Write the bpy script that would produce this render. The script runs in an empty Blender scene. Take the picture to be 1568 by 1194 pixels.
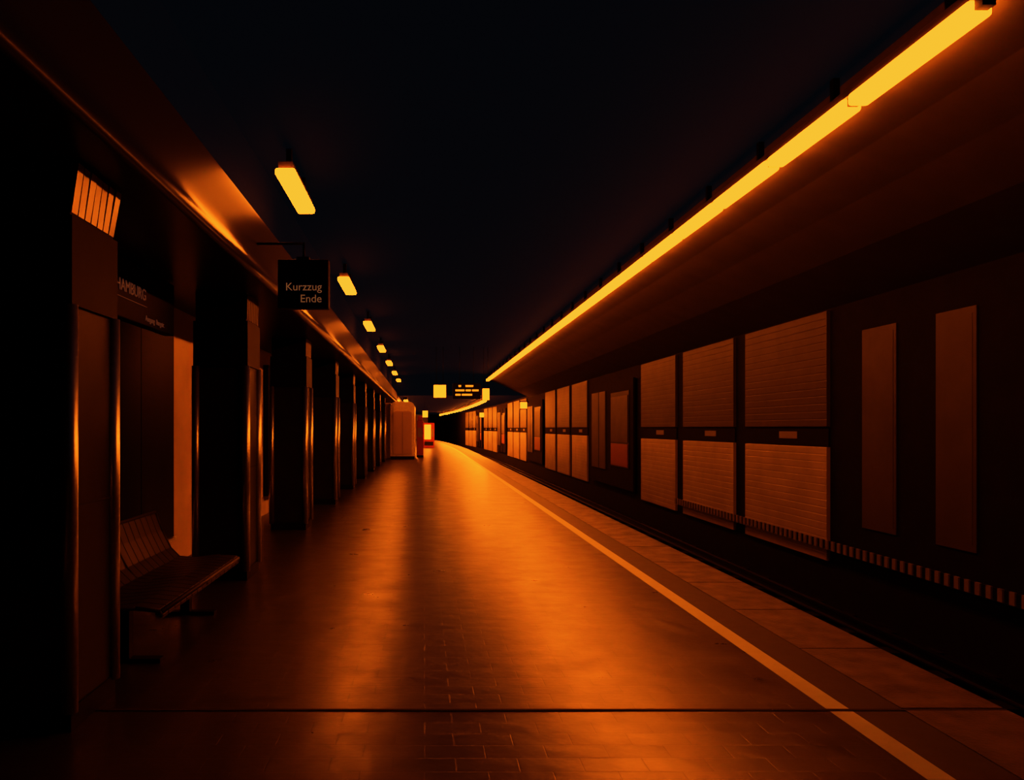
import bpy, bmesh, math, random
from mathutils import Vector, Matrix
random.seed(4)
sc = bpy.context.scene
vs_ = sc.view_settings
vs_.view_transform = 'Standard'
vs_.look = 'None'
vs_.exposure = 0
vs_.gamma = 1.0
# warm photographic tone curve (global grade)
vs_.use_curve_mapping = True
cm = vs_.curve_mapping
cm.use_clip = True
cm.clip_min_x = 0; cm.clip_min_y = 0; cm.clip_max_x = 1; cm.clip_max_y = 1
cm.extend = 'HORIZONTAL'
def setc(i, pts):
    c = cm.curves[i]
    while len(c.points) > 2: c.points.remove(c.points[1])
    c.points[0].location = pts[0]; c.points[-1].location = pts[-1]
    for p in pts[1:-1]: c.points.new(*p)
setc(0, [(0, 0), (.04, .038), (.11, .14), (.25, .46), (.5, .80), (1, .94)])
setc(1, [(0, 0), (.012, .0095), (.04, .062), (.12, .20), (.5, .46), (1, .55)])
setc(2, [(0, 0), (.012, .012), (.1, .025), (1, .03)])
cm.update()
CH = 1.6   # camera height

def bend(y):
    return -0.0007*(y-50)**2 if y > 50 else 0.0

# ---------------------------------------------------------------- materials
def mat(name, col, rough=.5, metal=0, spec=.5, noise=0, nscale=8, emis=None, estr=0, bump=0, bscale=40):
    m = bpy.data.materials.new(name); m.use_nodes = True
    nt = m.node_tree; b = nt.nodes['Principled BSDF']
    b.inputs['Base Color'].default_value = (*col, 1)
    b.inputs['Roughness'].default_value = rough
    b.inputs['Metallic'].default_value = metal
    b.inputs['Specular IOR Level'].default_value = spec
    if emis:
        b.inputs['Emission Color'].default_value = (*emis, 1)
        b.inputs['Emission Strength'].default_value = estr
    tc = nt.nodes.new('ShaderNodeTexCoord')
    if noise:
        n = nt.nodes.new('ShaderNodeTexNoise'); n.inputs['Scale'].default_value = nscale
        n.inputs['Detail'].default_value = 5
        nt.links.new(tc.outputs['Object'], n.inputs['Vector'])
        r = nt.nodes.new('ShaderNodeValToRGB')
        r.color_ramp.elements[0].position = .3; r.color_ramp.elements[1].position = .7
        r.color_ramp.elements[0].color = (*[c*(1-noise) for c in col], 1)
        r.color_ramp.elements[1].color = (*[min(1, c*(1+noise)) for c in col], 1)
        nt.links.new(n.outputs['Fac'], r.inputs['Fac'])
        nt.links.new(r.outputs['Color'], b.inputs['Base Color'])
    if bump:
        n2 = nt.nodes.new('ShaderNodeTexNoise'); n2.inputs['Scale'].default_value = bscale
        nt.links.new(tc.outputs['Object'], n2.inputs['Vector'])
        bp = nt.nodes.new('ShaderNodeBump'); bp.inputs['Strength'].default_value = bump
        bp.inputs['Distance'].default_value = .01
        nt.links.new(n2.outputs['Fac'], bp.inputs['Height'])
        nt.links.new(bp.outputs['Normal'], b.inputs['Normal'])
    return m

def floor_mat():
    m = bpy.data.materials.new('platform_pavers'); m.use_nodes = True
    nt = m.node_tree; b = nt.nodes['Principled BSDF']; L = nt.links
    tc = nt.nodes.new('ShaderNodeTexCoord')
    def brick(c1, c2, mo):
        br = nt.nodes.new('ShaderNodeTexBrick')
        br.inputs['Scale'].default_value = 1
        br.inputs['Brick Width'].default_value = .3
        br.inputs['Row Height'].default_value = .15
        br.inputs['Mortar Size'].default_value = .004
        br.inputs['Mortar Smooth'].default_value = .6
        br.inputs['Color1'].default_value = (*c1, 1)
        br.inputs['Color2'].default_value = (*c2, 1)
        br.inputs['Mortar'].default_value = (*mo, 1)
        L.new(tc.outputs['Object'], br.inputs['Vector'])
        return br
    br = brick((.036, .032, .029), (.031, .028, .025), (.024, .022, .022))
    br2 = brick((0, 0, 0), (1, 1, 1), (.7, .7, .7))
    n = nt.nodes.new('ShaderNodeTexNoise'); n.inputs['Scale'].default_value = 2.5; n.inputs['Detail'].default_value = 8
    n.inputs['Roughness'].default_value = .65
    L.new(tc.outputs['Object'], n.inputs['Vector'])
    mx = nt.nodes.new('ShaderNodeMix'); mx.data_type = 'RGBA'; mx.blend_type = 'MULTIPLY'
    mx.inputs['Factor'].default_value = .5
    r = nt.nodes.new('ShaderNodeValToRGB'); r.color_ramp.elements[0].position = .3; r.color_ramp.elements[1].position = .7
    r.color_ramp.elements[0].color = (.5, .5, .5, 1)
    L.new(n.outputs['Fac'], r.inputs['Fac'])
    L.new(br.outputs['Color'], mx.inputs['A']); L.new(r.outputs['Color'], mx.inputs['B'])
    L.new(mx.outputs['Result'], b.inputs['Base Color'])
    mr = nt.nodes.new('ShaderNodeMapRange')
    mr.inputs['From Min'].default_value = .3; mr.inputs['From Max'].default_value = .7
    mr.inputs['To Min'].default_value = .35; mr.inputs['To Max'].default_value = .26
    L.new(n.outputs['Fac'], mr.inputs['Value'])
    ml = nt.nodes.new('ShaderNodeMath'); ml.operation = 'MULTIPLY_ADD'
    ml.inputs[1].default_value = .025
    L.new(br2.outputs['Color'], ml.inputs[0]); L.new(mr.outputs[0], ml.inputs[2])
    L.new(ml.outputs[0], b.inputs['Roughness'])
    b.inputs['Specular IOR Level'].default_value = .5
    b.inputs['IOR'].default_value = 1.6
    bp = nt.nodes.new('ShaderNodeBump'); bp.inputs['Strength'].default_value = .2; bp.inputs['Distance'].default_value = .003
    bp.invert = True
    L.new(br.outputs['Fac'], bp.inputs['Height'])
    # worn, slightly uneven paving: soft mottling in the sheen
    n3 = nt.nodes.new('ShaderNodeTexNoise'); n3.inputs['Scale'].default_value = 5; n3.inputs['Detail'].default_value = 3
    L.new(tc.outputs['Object'], n3.inputs['Vector'])
    bp3 = nt.nodes.new('ShaderNodeBump'); bp3.inputs['Strength'].default_value = .35; bp3.inputs['Distance'].default_value = .012
    L.new(n3.outputs['Fac'], bp3.inputs['Height']); L.new(bp.outputs[0], bp3.inputs['Normal'])
    L.new(bp3.outputs[0], b.inputs['Normal'])
    return m

LIGHT = (1.0, .152, .006)
LS = 35
M_floor = floor_mat()
M_coping = mat('coping_concrete', (.10, .09, .08), .5, noise=.5, nscale=5, bump=.4)
M_dark_strip = mat('dark_paving', (.02, .02, .018), .5, noise=.3)
M_line = mat('safety_line_paint', (.5, .56, .42), .4, noise=.05)
M_joint = mat('joint_filler', (.008, .008, .008), .8)
M_black = mat('black_ceiling', (.0008, .001, .0015), .9, spec=.008, emis=(.6, 1.35, 1.0), estr=.0017, noise=.2)  # faint teal emission added to lift the blacks; the ceiling is no light source
M_soffit = mat('soffit_plaster', (.045, .038, .033), .8, spec=.2, noise=.15, nscale=2)
M_bulk = mat('bulkhead_enamel', (.024, .020, .018), .32, spec=.14, noise=.1, nscale=1.5)
M_wall = mat('dark_wall', (.004, .004, .004), .8, spec=.05, noise=.3, nscale=3)
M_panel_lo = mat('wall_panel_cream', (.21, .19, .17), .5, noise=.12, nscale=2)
M_panel_up = mat('wall_panel_shaded', (.034, .030, .027), .55, spec=.2, noise=.15, nscale=2)  # upper copy of the panels, soffit shade put into a darker base colour
M_block = mat('cable_guard_blocks', (.13, .12, .11), .6, spec=.2)
M_brownp = mat('recess_board', (.032, .028, .025), .6, spec=.3, noise=.2, nscale=2)
M_redp = mat('poster_red', (.12, .025, .02), .5)
M_track = mat('ballast', (.003, .003, .003), .95, spec=.02, noise=.5, nscale=25, bump=1, bscale=30)
M_rail = mat('rail_steel', (.015, .014, .012), .45, metal=1)
M_sleeper = mat('sleeper', (.004, .004, .004), .9, spec=.05, noise=.3)
M_col = mat('column_cladding', (.022, .019, .016), .42, spec=.15, noise=.25, nscale=5)
M_colup = mat('column_upper', (.007, .006, .006), .5, spec=.1, noise=.2)
M_steel = mat('corner_steel', (.85, .85, .7), .36, metal=1, noise=.08, nscale=30)
M_tile = mat('glazed_tile', (.35, .33, .3), .25, spec=.8)
M_housing = mat('lamp_housing', (.04, .03, .03), .6)
M_cap = mat('lamp_end_cap', (.006, .005, .005), .7, spec=.1)
M_diff = mat('lamp_diffuser', (.8, .75, .6), .4, emis=LIGHT, estr=LS, noise=.02)
M_diffF = mat('lamp_diffuser_far', (.8, .75, .6), .4, emis=LIGHT, estr=LS*3.5, noise=.02)  # output raised above the near lamps to brighten the far floor
M_diff2 = mat('sign_light', (.8, .75, .6), .4, emis=(1, .17, .008), estr=6)
M_led = mat('led_text', (.2, .15, .1), .4, emis=(1, .25, .01), estr=1.2)
M_dim = mat('dim_letters', (.15, .14, .12), .5, emis=(1, .3, .1), estr=.12)
M_dim2 = mat('dim_letters_station', (.05, .045, .04), .5, emis=(1, .25, .06), estr=.05)
M_sign = mat('sign_black', (.004, .004, .004), .5, spec=.1)
M_glass = mat('display_glass', (.003, .003, .003), .4, spec=.06)
M_wallL = mat('wall_left_enamel', (.70, .64, .54), .4, noise=.08, nscale=2)
M_bench = mat('bench_slats', (.03, .024, .02), .45, spec=.2)
M_kiosk = mat('lift_cladding', (.75, .7, .6), .4, noise=.1)
M_kioskd = mat('lift_door', (.6, .5, .44), .3, metal=.3)
M_red = mat('red_enamel', (.3, .06, .05), .4)

# ---------------------------------------------------------------- mesh helpers
class B:
    def __init__(s, name):
        s.name = name; s.bm = bmesh.new(); s.mats = []
    def mi(s, m):
        if m not in s.mats: s.mats.append(m)
        return s.mats.index(m)
    def box(s, x0, x1, y0, y1, z0, z1, m, bev=0, curve=True):
        c = bend((y0+y1)/2) if curve else 0
        r = bmesh.ops.create_cube(s.bm, size=1)
        vs = r['verts']
        for v in vs:
            v.co = Vector(((x0+x1)/2+c+v.co.x*(x1-x0), (y0+y1)/2+v.co.y*(y1-y0), (z0+z1)/2+v.co.z*(z1-z0)))
        fs = set(f for v in vs for f in v.link_faces)
        for f in fs: f.material_index = s.mi(m)
        if bev:
            es = list(set(e for v in vs for e in v.link_edges))
            bmesh.ops.bevel(s.bm, geom=es, offset=bev, segments=3, affect='EDGES', profile=.5)
        return s
    def cyl(s, p0, p1, r, m, seg=12):
        p0, p1 = Vector(p0), Vector(p1); d = p1-p0
        rot = d.to_track_quat('Z', 'Y').to_matrix().to_4x4()
        M = Matrix.Translation((p0+p1)/2) @ rot
        q = bmesh.ops.create_cone(s.bm, cap_ends=True, segments=seg, radius1=r, radius2=r, depth=d.length, matrix=M)
        for f in set(f for v in q['verts'] for f in v.link_faces):
            f.material_index = s.mi(m); f.smooth = len(f.verts) == 4
        return s
    def sweep(s, prof, ys, m, closed=True, smooth=False):
        rings = []
        for y in ys:
            c = bend(y)
            rings.append([s.bm.verts.new((x+c, y, z)) for x, z in prof])
        n = len(prof); k = s.mi(m)
        for a, b in zip(rings, rings[1:]):
            for i in range(n if closed else n-1):
                j = (i+1) % n
                f = s.bm.faces.new((a[i], a[j], b[j], b[i])); f.material_index = k; f.smooth = smooth
        if closed:
            for rg in (rings[0], rings[-1]):
                f = s.bm.faces.new(rg); f.material_index = k
        return s
    def done(s, parent=None):
        bmesh.ops.recalc_face_normals(s.bm, faces=s.bm.faces)
        me = bpy.data.meshes.new(s.name); s.bm.to_mesh(me); s.bm.free()
        for m in s.mats: me.materials.append(m)
        o = bpy.data.objects.new(s.name, me); sc.collection.objects.link(o)
        if parent: o.parent = parent
        return o

def text(name, body, size, loc, rot, m, parent=None, ext=.003, align='CENTER'):
    c = bpy.data.curves.new(name, 'FONT'); c.body = body; c.size = size; c.extrude = ext
    c.align_x = align; c.align_y = 'CENTER'
    c.materials.append(m)
    o = bpy.data.objects.new(name, c); sc.collection.objects.link(o)
    o.location = loc; o.rotation_euler = rot
    if parent: o.parent = parent
    return o

def rect(x0, x1, z0, z1): return [(x0, z0), (x1, z0), (x1, z1), (x0, z1)]
def yr(a, b, step=4):
    n = max(1, round((b-a)/step)); return [a+(b-a)*i/n for i in range(n+1)]

YS, YE = -4.0, 112.0
PE = 3.3      # platform edge
WX = 6.3      # right wall
LX = -2.95    # left wall

# ---------------------------------------------------------------- shell
b = B('floor')
b.sweep(rect(LX, 2.29, -1.07, 0), yr(YS, YE), M_floor)
b.sweep(rect(2.42, 2.72, -1.07, 0), yr(YS, YE), M_dark_strip)
b.sweep(rect(2.29, 2.42, -1.07, .0), yr(YS, YE), M_line)
y = YS
while y < 100:   # coping slabs with joints
    b.sweep(rect(2.72, PE, -.18, .004), [y+.012, min(y+1.2, YE)-.004], M_coping); y += 1.2
b.sweep(rect(2.72, PE-.12, -1.07, -.01), yr(YS, YE), M_dark_strip)
b.done()
b = B('trim_1')
b.box(LX, PE, 4.37, 4.395, .0, .0045, M_joint); b.done()

segs = ((YS, 48), (48, 64), (64, 80), (80, 96), (96, YE))
for a, e in segs:
    b = B('track_bed'); b.sweep(rect(PE-.12, WX-.01, -1.3, -1.08), yr(a, e-.01), M_track)
    y = math.ceil(a/.9)*.9
    while y < e-.5:
        b.box(PE+.35, PE+2.75, y, y+.26, -1.1, -1.02, M_sleeper); y += .9
    b.done()
b = B('rail_track')
for rx in (PE+.8, PE+2.3):
    b.sweep([(rx-.06, -1.02), (rx+.06, -1.02), (rx+.06, -1.0), (rx+.012, -.99), (rx+.012, -.92), (rx+.035, -.9), (rx+.035, -.87),
             (rx-.035, -.87), (rx-.035, -.9), (rx-.012, -.92), (rx-.012, -.99), (rx-.06, -1.0)], yr(YS, YE), M_rail)
b.done()

for a, e in segs:
    b = B('wall_right'); b.sweep(rect(WX, WX+.3, -1.3, 5), yr(a, e), M_wall); b.done()
    b = B('wall_left'); b.sweep(rect(LX-.3, LX, -.2, 5), yr(a, e), M_wallL); b.done()
b = B('wall_back'); b.box(LX-.3, WX+.3, YS-.3, YS, -1.3, 5, M_wall); b.done()
b = B('wall_end')
b.box(LX-1, 3.2, YE, YE+.3, -1.3, 5, M_wallL)
b.box(3.2, WX+1, YE, YE+.3, 2.6, 5, M_wall)
b.box(3.2, WX+1, YE+8, YE+8.3, -1.3, 3, M_wall)
b.done()
CZ = 4.75
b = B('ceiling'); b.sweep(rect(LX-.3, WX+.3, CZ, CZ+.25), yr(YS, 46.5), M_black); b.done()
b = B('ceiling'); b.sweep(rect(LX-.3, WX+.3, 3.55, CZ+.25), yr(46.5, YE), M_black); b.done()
# soffit over the track, right of the strip light
b = B('trim_2')
b.sweep([(3.84, CZ), (3.84, 4.47), (4.3, 4.33), (4.8, 4.12), (5.4, 3.82), (WX, 3.45), (WX, CZ)], yr(YS, 46.5), M_soffit)
b.done()
# left bulkhead with rounded lower corner, black recess above it
prof = [(LX, 3.70), (LX, 3.02), (-1.64, 3.02), (-1.60, 3.021), (-1.57, 3.03), (-1.56, 3.06), (-1.565, 3.10), (-1.58, 3.135), (-1.60, 3.165), (-1.617, 3.20),
        (-1.628, 3.25), (-1.634, 3.33), (-1.638, 3.5), (-1.64, 3.68), (-1.641, 3.699)]
b = B('trim_3'); b.sweep(prof, yr(YS, 46.4), M_bulk, smooth=False)
for f in b.bm.faces:
    if len(f.verts) == 4 and all(-1.6395 < v.co.x for v in f.verts): f.smooth = True
b.done()
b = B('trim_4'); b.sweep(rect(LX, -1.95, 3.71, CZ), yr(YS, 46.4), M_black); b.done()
b = B('trim_5'); b.sweep(rect(LX, -1.6, 3.02, 3.54), yr(46.5, YE), M_bulk); b.done()

# ---------------------------------------------------------------- columns
def column(y0, lean):
    x1, x0, d = -1.87, -2.40, .56
    b = B('column')
    b.box(x0-.01, x1+.01, y0-.01, y0+d+.01, 0, .12, M_colup)
    b.box(x0, x1, y0, y0+d, .12, 2.25, M_col)
    b.box(x0-.02, x1+.02, y0-.02, y0+d+.02, 2.25, 2.72, M_colup)
    b.box(x0, x1, y0, y0+d, 2.72, 3.02, M_colup)
    for cx, cy in ((x1, y0), (x0, y0), (x1, y0+d), (x0, y0+d)):
        b.cyl((cx, cy, .1), (cx, cy, 2.25), .04, M_steel, 32)
    # glazed tile frieze
    n = 7; w = d/n
    for i in range(n):
        t = random.uniform(-.008, .008)
        top = .048+t if lean else .012
        b.sweep([(x1, 2.74), (x1+.006, 2.74), (x1+top, 3.0), (x1, 3.0)], [y0+i*w+.006, y0+(i+1)*w-.006], M_tile if lean else M_col)
    b.box(x0-.004, x1+.004, y0-.004, y0+d+.004, 1.18, 1.19, M_joint)
    return b.done()
for i in range(11):
    if i != 9: column(4.08+4.03*i, i == 0)
for i in range(10):
    y0 = 54+4.3*i
    bb = B('column')
    bb.box(-2.4, -1.87, y0, y0+.5, 0, .12, M_colup).box(-2.39, -1.88, y0, y0+.5, .12, 3.02, M_col)
    bb.box(-2.42, -1.85, y0-.02, y0+.52, 2.25, 2.7, M_colup)
    bb.done()

# ---------------------------------------------------------------- left wall display cases
def case(y0, y1):
    b = B('display_case')
    b.box(LX+.002, LX+.10, y0, y1, .35, 2.75, M_sign, bev=.01)
    n = 4
    for i in range(n):
        w = (y1-y0-.1)/n
        b.box(LX+.1, LX+.106, y0+.05+i*w+.01, y0+.05+(i+1)*w-.01, .42, 2.68, M_glass)
    b.box(LX+.1, LX+.13, y0, y1, .33, .37, M_steel)
    b.done()
case(-.2, 4.6); case(4.75, 8.8)
for i in range(9): case(10.1+4.03*i, 12.85+4.03*i)

# ---------------------------------------------------------------- station name sign
p = bpy.data.objects.new('station_name_sign', None); sc.collection.objects.link(p)
b = B('board'); b.box(-2.56, -2.46, 4.9, 7.6, 2.5, 3.0, M_sign, bev=.01)
b.box(-2.459, -2.456, 4.95, 6.85, 2.665, 2.67, M_dim2); b.done(p)
text('lettering', 'HAMBURG', .14, (-2.455, 6.82, 2.76), (math.pi/2, 0, math.pi/2), M_dim2, p, align='RIGHT')
text('sub_lettering', 'Ausgang  Burgstr.', .07, (-2.455, 7.3, 2.565), (math.pi/2, 0, math.pi/2), M_dim2, p, align='RIGHT')

# ---------------------------------------------------------------- bench
b = B('bench')
y0, y1 = 4.95, 7.0
pp = [(-1.68, .40), (-1.70, .44), (-1.85, .455), (-2.1, .43), (-2.22, .44), (-2.30, .52), (-2.38, .68), (-2.44, .84)]
n = 16; w = (y1-y0)/n
for i in range(n):   # narrow slats running front to back
    a0 = y0+i*w+.006; a1 = y0+(i+1)*w-.006
    for (xa, za), (xb, zb) in zip(pp, pp[1:]):
        vs = [b.bm.verts.new(v) for v in ((xa, a0, za), (xb, a0, zb), (xb, a1, zb), (xa, a1, za))]
        vs2 = [b.bm.verts.new((v.co.x, v.co.y, v.co.z-.02)) for v in vs]
        k = b.mi(M_bench)
        f = b.bm.faces.new(vs); f.material_index = k
        f = b.bm.faces.new(list(reversed(vs2))); f.material_index = k
        for j in range(4):
            f = b.bm.faces.new((vs[j], vs[(j+1) % 4], vs2[(j+1) % 4], vs2[j])); f.material_index = k
for yy in (y0, (y0+y1)/2, y1):
    for a, c in zip(pp, pp[1:]): b.cyl((a[0], yy, a[1]-.01), (c[0], yy, c[1]-.01), .014, M_bench, 8)
b.cyl((-2.44, y0, .84), (-2.44, y1, .84), .014, M_bench)
b.cyl((-1.69, y0, .42), (-1.69, y1, .42), .018, M_bench)
b.cyl((-2.05, y0, .39), (-2.05, y1, .39), .035, M_colup)
for yy in (y0+.35, y1-.35):
    b.box(-2.09, -2.01, yy-.04, yy+.04, .01, .4, M_colup)
    b.box(-2.3, -1.8, yy-.04, yy+.04, .0, .03, M_colup)
b.done()

# ---------------------------------------------------------------- hanging sign "Kurzzug Ende"
p = bpy.data.objects.new('hanging_platform_sign', None); sc.collection.objects.link(p)
b = B('box'); b.box(-1.425, -.93, 7.5, 7.62, 2.76, 3.235, M_sign, bev=.012)
b.cyl((-1.18, 7.56, 3.235), (-1.18, 7.56, 3.41), .013, M_colup)
b.cyl((-1.18, 7.56, 3.40), (-1.64, 7.56, 3.40), .013, M_sign)
b.box(-1.24, -1.12, 7.5, 7.62, 3.235, 3.26, M_colup); b.done(p)
text('line_top', 'Kurzzug', .107, (-.995, 7.497, 2.965), (math.pi/2, 0, 0), M_dim, p, align='RIGHT')
text('line_bottom', 'Ende', .107, (-.995, 7.497, 2.85), (math.pi/2, 0, 0), M_dim, p, align='RIGHT')

# ---------------------------------------------------------------- lamps
HL = 4.4
b = B('strip_light')
pitch = 1.55
for i in range(1, 27):
    a = 3.56+i*pitch
    b.box(3.62, 3.79, a+.04, a+pitch-.04, HL-.05, HL+.05, M_diff, bev=.025)
    b.box(3.64, 3.77, a, a+pitch, HL+.052, HL+.12, M_housing)
    b.box(3.66, 3.75, a-.038, a+.038, HL-.025, HL+.05, M_cap)
    b.box(3.68, 3.74, a+.3, a+.36, HL+.1, CZ-.002, M_cap)
b.done()
b = B('strip_light')
for i in range(34):  # last stretch of the run is added to brighten the far floor reflection
    a = 47+i*pitch
    b.box(3.63, 3.77, a+.04, a+pitch-.04, 3.21, 3.3, M_diffF)
    b.box(3.66, 3.76, a, a+pitch, 3.3, 3.548, M_housing)
b.done()
for i in range(7):
    yc = 9.25+6.1*i
    b = B('ceiling_lamp'); x = -1.53
    b.box(x-.11, x+.11, yc-.78, yc+.78, HL-.03, HL+.05, M_diff, bev=.025)
    b.box(x-.08, x+.08, yc-.74, yc+.74, HL+.05, HL+.13, M_housing)
    for s in (-.5, .5):
        b.box(x-.03, x+.03, yc+s-.03, yc+s+.03, HL+.13, CZ-.002, M_cap)
    b.done()
for i in range(9):
    yc = 50+6.1*i; b = B('ceiling_lamp'); x = -1.2
    b.box(x-.105, x+.105, yc-.78, yc+.78, 3.3, 3.38, M_diffF, bev=.02)
    b.box(x-.12, x+.12, yc-.8, yc+.8, 3.38, 3.548, M_housing); b.done()

# ---------------------------------------------------------------- right wall panels
def ribbed(b, y0, y1, z0, z1, m):
    n = round((z1-z0)/.12); h = (z1-z0)/n
    prof = [(WX-.002, z0)]
    for i in range(n):
        za = z0+i*h
        prof += [(WX-.057, za), (WX-.06, za+.010), (WX-.06, za+h-.012), (WX-.057, za+h-.003)]
    prof += [(WX-.002, z1)]
    b.sweep(prof, [y0, y1], m)
groups = [12.0, 29.7, 47.4, 65.1, 82.8]
for g in groups:
    b = B('wall_panel_group')
    for k in range(3):
        a = g+k*3.62; e = a+3.05
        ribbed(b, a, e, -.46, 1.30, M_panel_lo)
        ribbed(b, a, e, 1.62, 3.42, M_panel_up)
        b.box(WX-.04, WX-.002, a+1.0, a+1.65, 1.42, 1.54, M_block)
        b.box(WX-.03, WX-.002, a, e, 1.31, 1.61, M_wall)
    b.done()
for a, e in ((10.3, 11.1), (8.8, 9.5)):
    b = B('wall_board')
    b.box(WX-.02, WX-.002, a, e, .17, 3.0, M_brownp, bev=.004)
    b.box(WX-.024, WX-.018, a+.06, e-.06, .25, 2.92, M_brownp)
    b.done()
for g in (22.9, 40.6, 58.3, 76):
    b = B('poster_board')
    for q in range(3):
        b.box(WX-.12, WX-.05, g+q*2, g+q*2+2, -.3, 3.1, M_wall)
    b.box(WX-.14, WX-.1, g+.4, g+2.7, .35, 2.75, M_colup, bev=.01)
    b.box(WX-.16, WX-.13, g+.5, g+2.6, .4, 1.1, M_redp)
    b.box(WX-.16, WX-.13, g+.5, g+2.6, 1.15, 2.6, M_brownp)
    b.box(WX-.16, WX-.1, g+3.4, g+4.3, .2, 2.85, M_brownp)
    b.box(WX-.16, WX-.1, g+4.4, g+5.5, .2, 2.85, M_brownp)
    b.done()
b = B('cable_guard')
b.sweep(rect(WX-.13, WX-.10, -.25, -.13), yr(5, 19), M_wall)
yy = 5
while yy < 19:
    b.box(WX-.15, WX-.125, yy, yy+.075, -.26, -.12, M_block); yy += .17
for k in range(8): b.box(WX-.11, WX-.062, 5.2+k*1.9, 5.25+k*1.9, -.24, -.2, M_wall)
b.done()

# ---------------------------------------------------------------- far objects
def lift():
    p = bpy.data.objects.new('lift_kiosk', None); sc.collection.objects.link(p)
    def arch(x0, x1, z1, r):
        pr = [(x0, 0), (x1, 0)]
        for i in range(7):
            a = i/6*math.pi/2; pr.append((x1-r+r*math.cos(a), z1-r+r*math.sin(a)))
        for i in range(7):
            a = math.pi/2+i/6*math.pi/2; pr.append((x0+r+r*math.cos(a), z1-r+r*math.sin(a)))
        return pr
    b = B('shell'); b.sweep(arch(-1.75, -.5, 2.95, .3), [39.5, 42.5], M_kiosk)
    b.box(-2.3, -1.75, 40.0, 42.5, 0, 2.9, M_kiosk, bev=.04); b.done(p)
    b = B('door')
    b.sweep([(x, z+.25) for x, z in arch(-1.6, -.65, 2.2, .15)], [39.44, 39.5], M_kioskd)
    b.box(-1.13, -1.12, 39.42, 39.45, .3, 2.4, M_joint)
    b.box(-1.75, -.5, 39.46, 39.5, 0, .15, M_colup); b.done(p)
lift()
b = B('emergency_call_pillar')
b.box(-.42, -.06, 42, 42.4, 0, 2.0, M_red, bev=.05); b.box(-.36, -.12, 41.97, 42.0, 1.1, 1.6, M_panel_lo); b.box(-.42, -.06, 41.98, 42.42, 0, .12, M_colup)
b.box(-.36, -.12, 41.98, 42.42, 2.0, 2.25, M_red, bev=.03)
b.done()
b = B('vending_machine')
b.box(.0, .9, 62, 62.8, 0, 2.0, M_red, bev=.03); b.box(.1, .6, 61.96, 62.0, .7, 1.85, M_diff2); b.box(.68, .82, 61.96, 62, .9, 1.5, M_panel_lo)
b.box(.1, .8, 61.96, 62, .2, .5, M_joint)
b.done()
def hang(name, x0, x1, y, z0, z1, lit=None, top=CZ-.002):
    b = B(name)
    b.box(x0, x1, y, y+.15, z0, z1, M_sign, bev=.015)
    if lit: b.box(x0+.03, x1-.03, y-.01, y, z0+.03, z1-.03, lit)
    for xx in (x0+(x1-x0)*.25, x0+(x1-x0)*.75):
        b.cyl((xx, y+.07, z1), (xx, y+.07, top), .01, M_sign, 8)
    return b
hang('illuminated_sign', .33, .86, 30, 2.75, 3.29, M_diff2).done()
b = hang('departure_board', 1.10, 2.18, 30, 2.72, 3.33)
for k, (ws) in enumerate(([.1, .3], [.35, .2, .25], [.2, .4])):
    xx = 1.2
    for w in ws:
        if k == 0: xx += .12
        b.box(xx, xx+w, 29.985, 30.0, 3.19-k*.17, 3.26-k*.17, M_led); xx += w+.05
b.done()
hang('illuminated_sign', 2.24, 2.56, 30.2, 2.66, 3.16, M_diff2).done()
b = hang('illuminated_sign', -.1, .35, 60, 2.4, 2.95, M_diff2, top=3.548); b.done()
b = B('wall_sign'); b.box(5.75, WX-.002, 46.8, 46.92, 2.72, 3.22, M_sign); b.box(5.8, 6.2, 46.78, 46.8, 2.78, 3.15, M_diff2); b.done()
b = B('wall_sign'); b.box(5.75, WX-.002, 75, 75.12, 2.6, 3.1, M_sign); b.box(5.8, 6.2, 74.98, 75.0, 2.65, 3.05, M_diff2); b.done()

# ---------------------------------------------------------------- world + camera
w = bpy.data.worlds.new('world'); sc.world = w; w.use_nodes = True
w.node_tree.nodes['Background'].inputs[0].default_value = (.001, .0015, .002, 1)
cd = bpy.data.cameras.new('camera'); cam = bpy.data.objects.new('camera', cd); sc.collection.objects.link(cam)
cam.location = (0, 0, CH); cam.rotation_euler = (math.pi/2, 0, 0)
cd.sensor_width = 36; cd.sensor_fit = 'HORIZONTAL'; cd.lens = 1184/1568*36
cd.shift_x = 134/1568; cd.shift_y = 58/1568
cd.clip_end = 400
sc.camera = cam
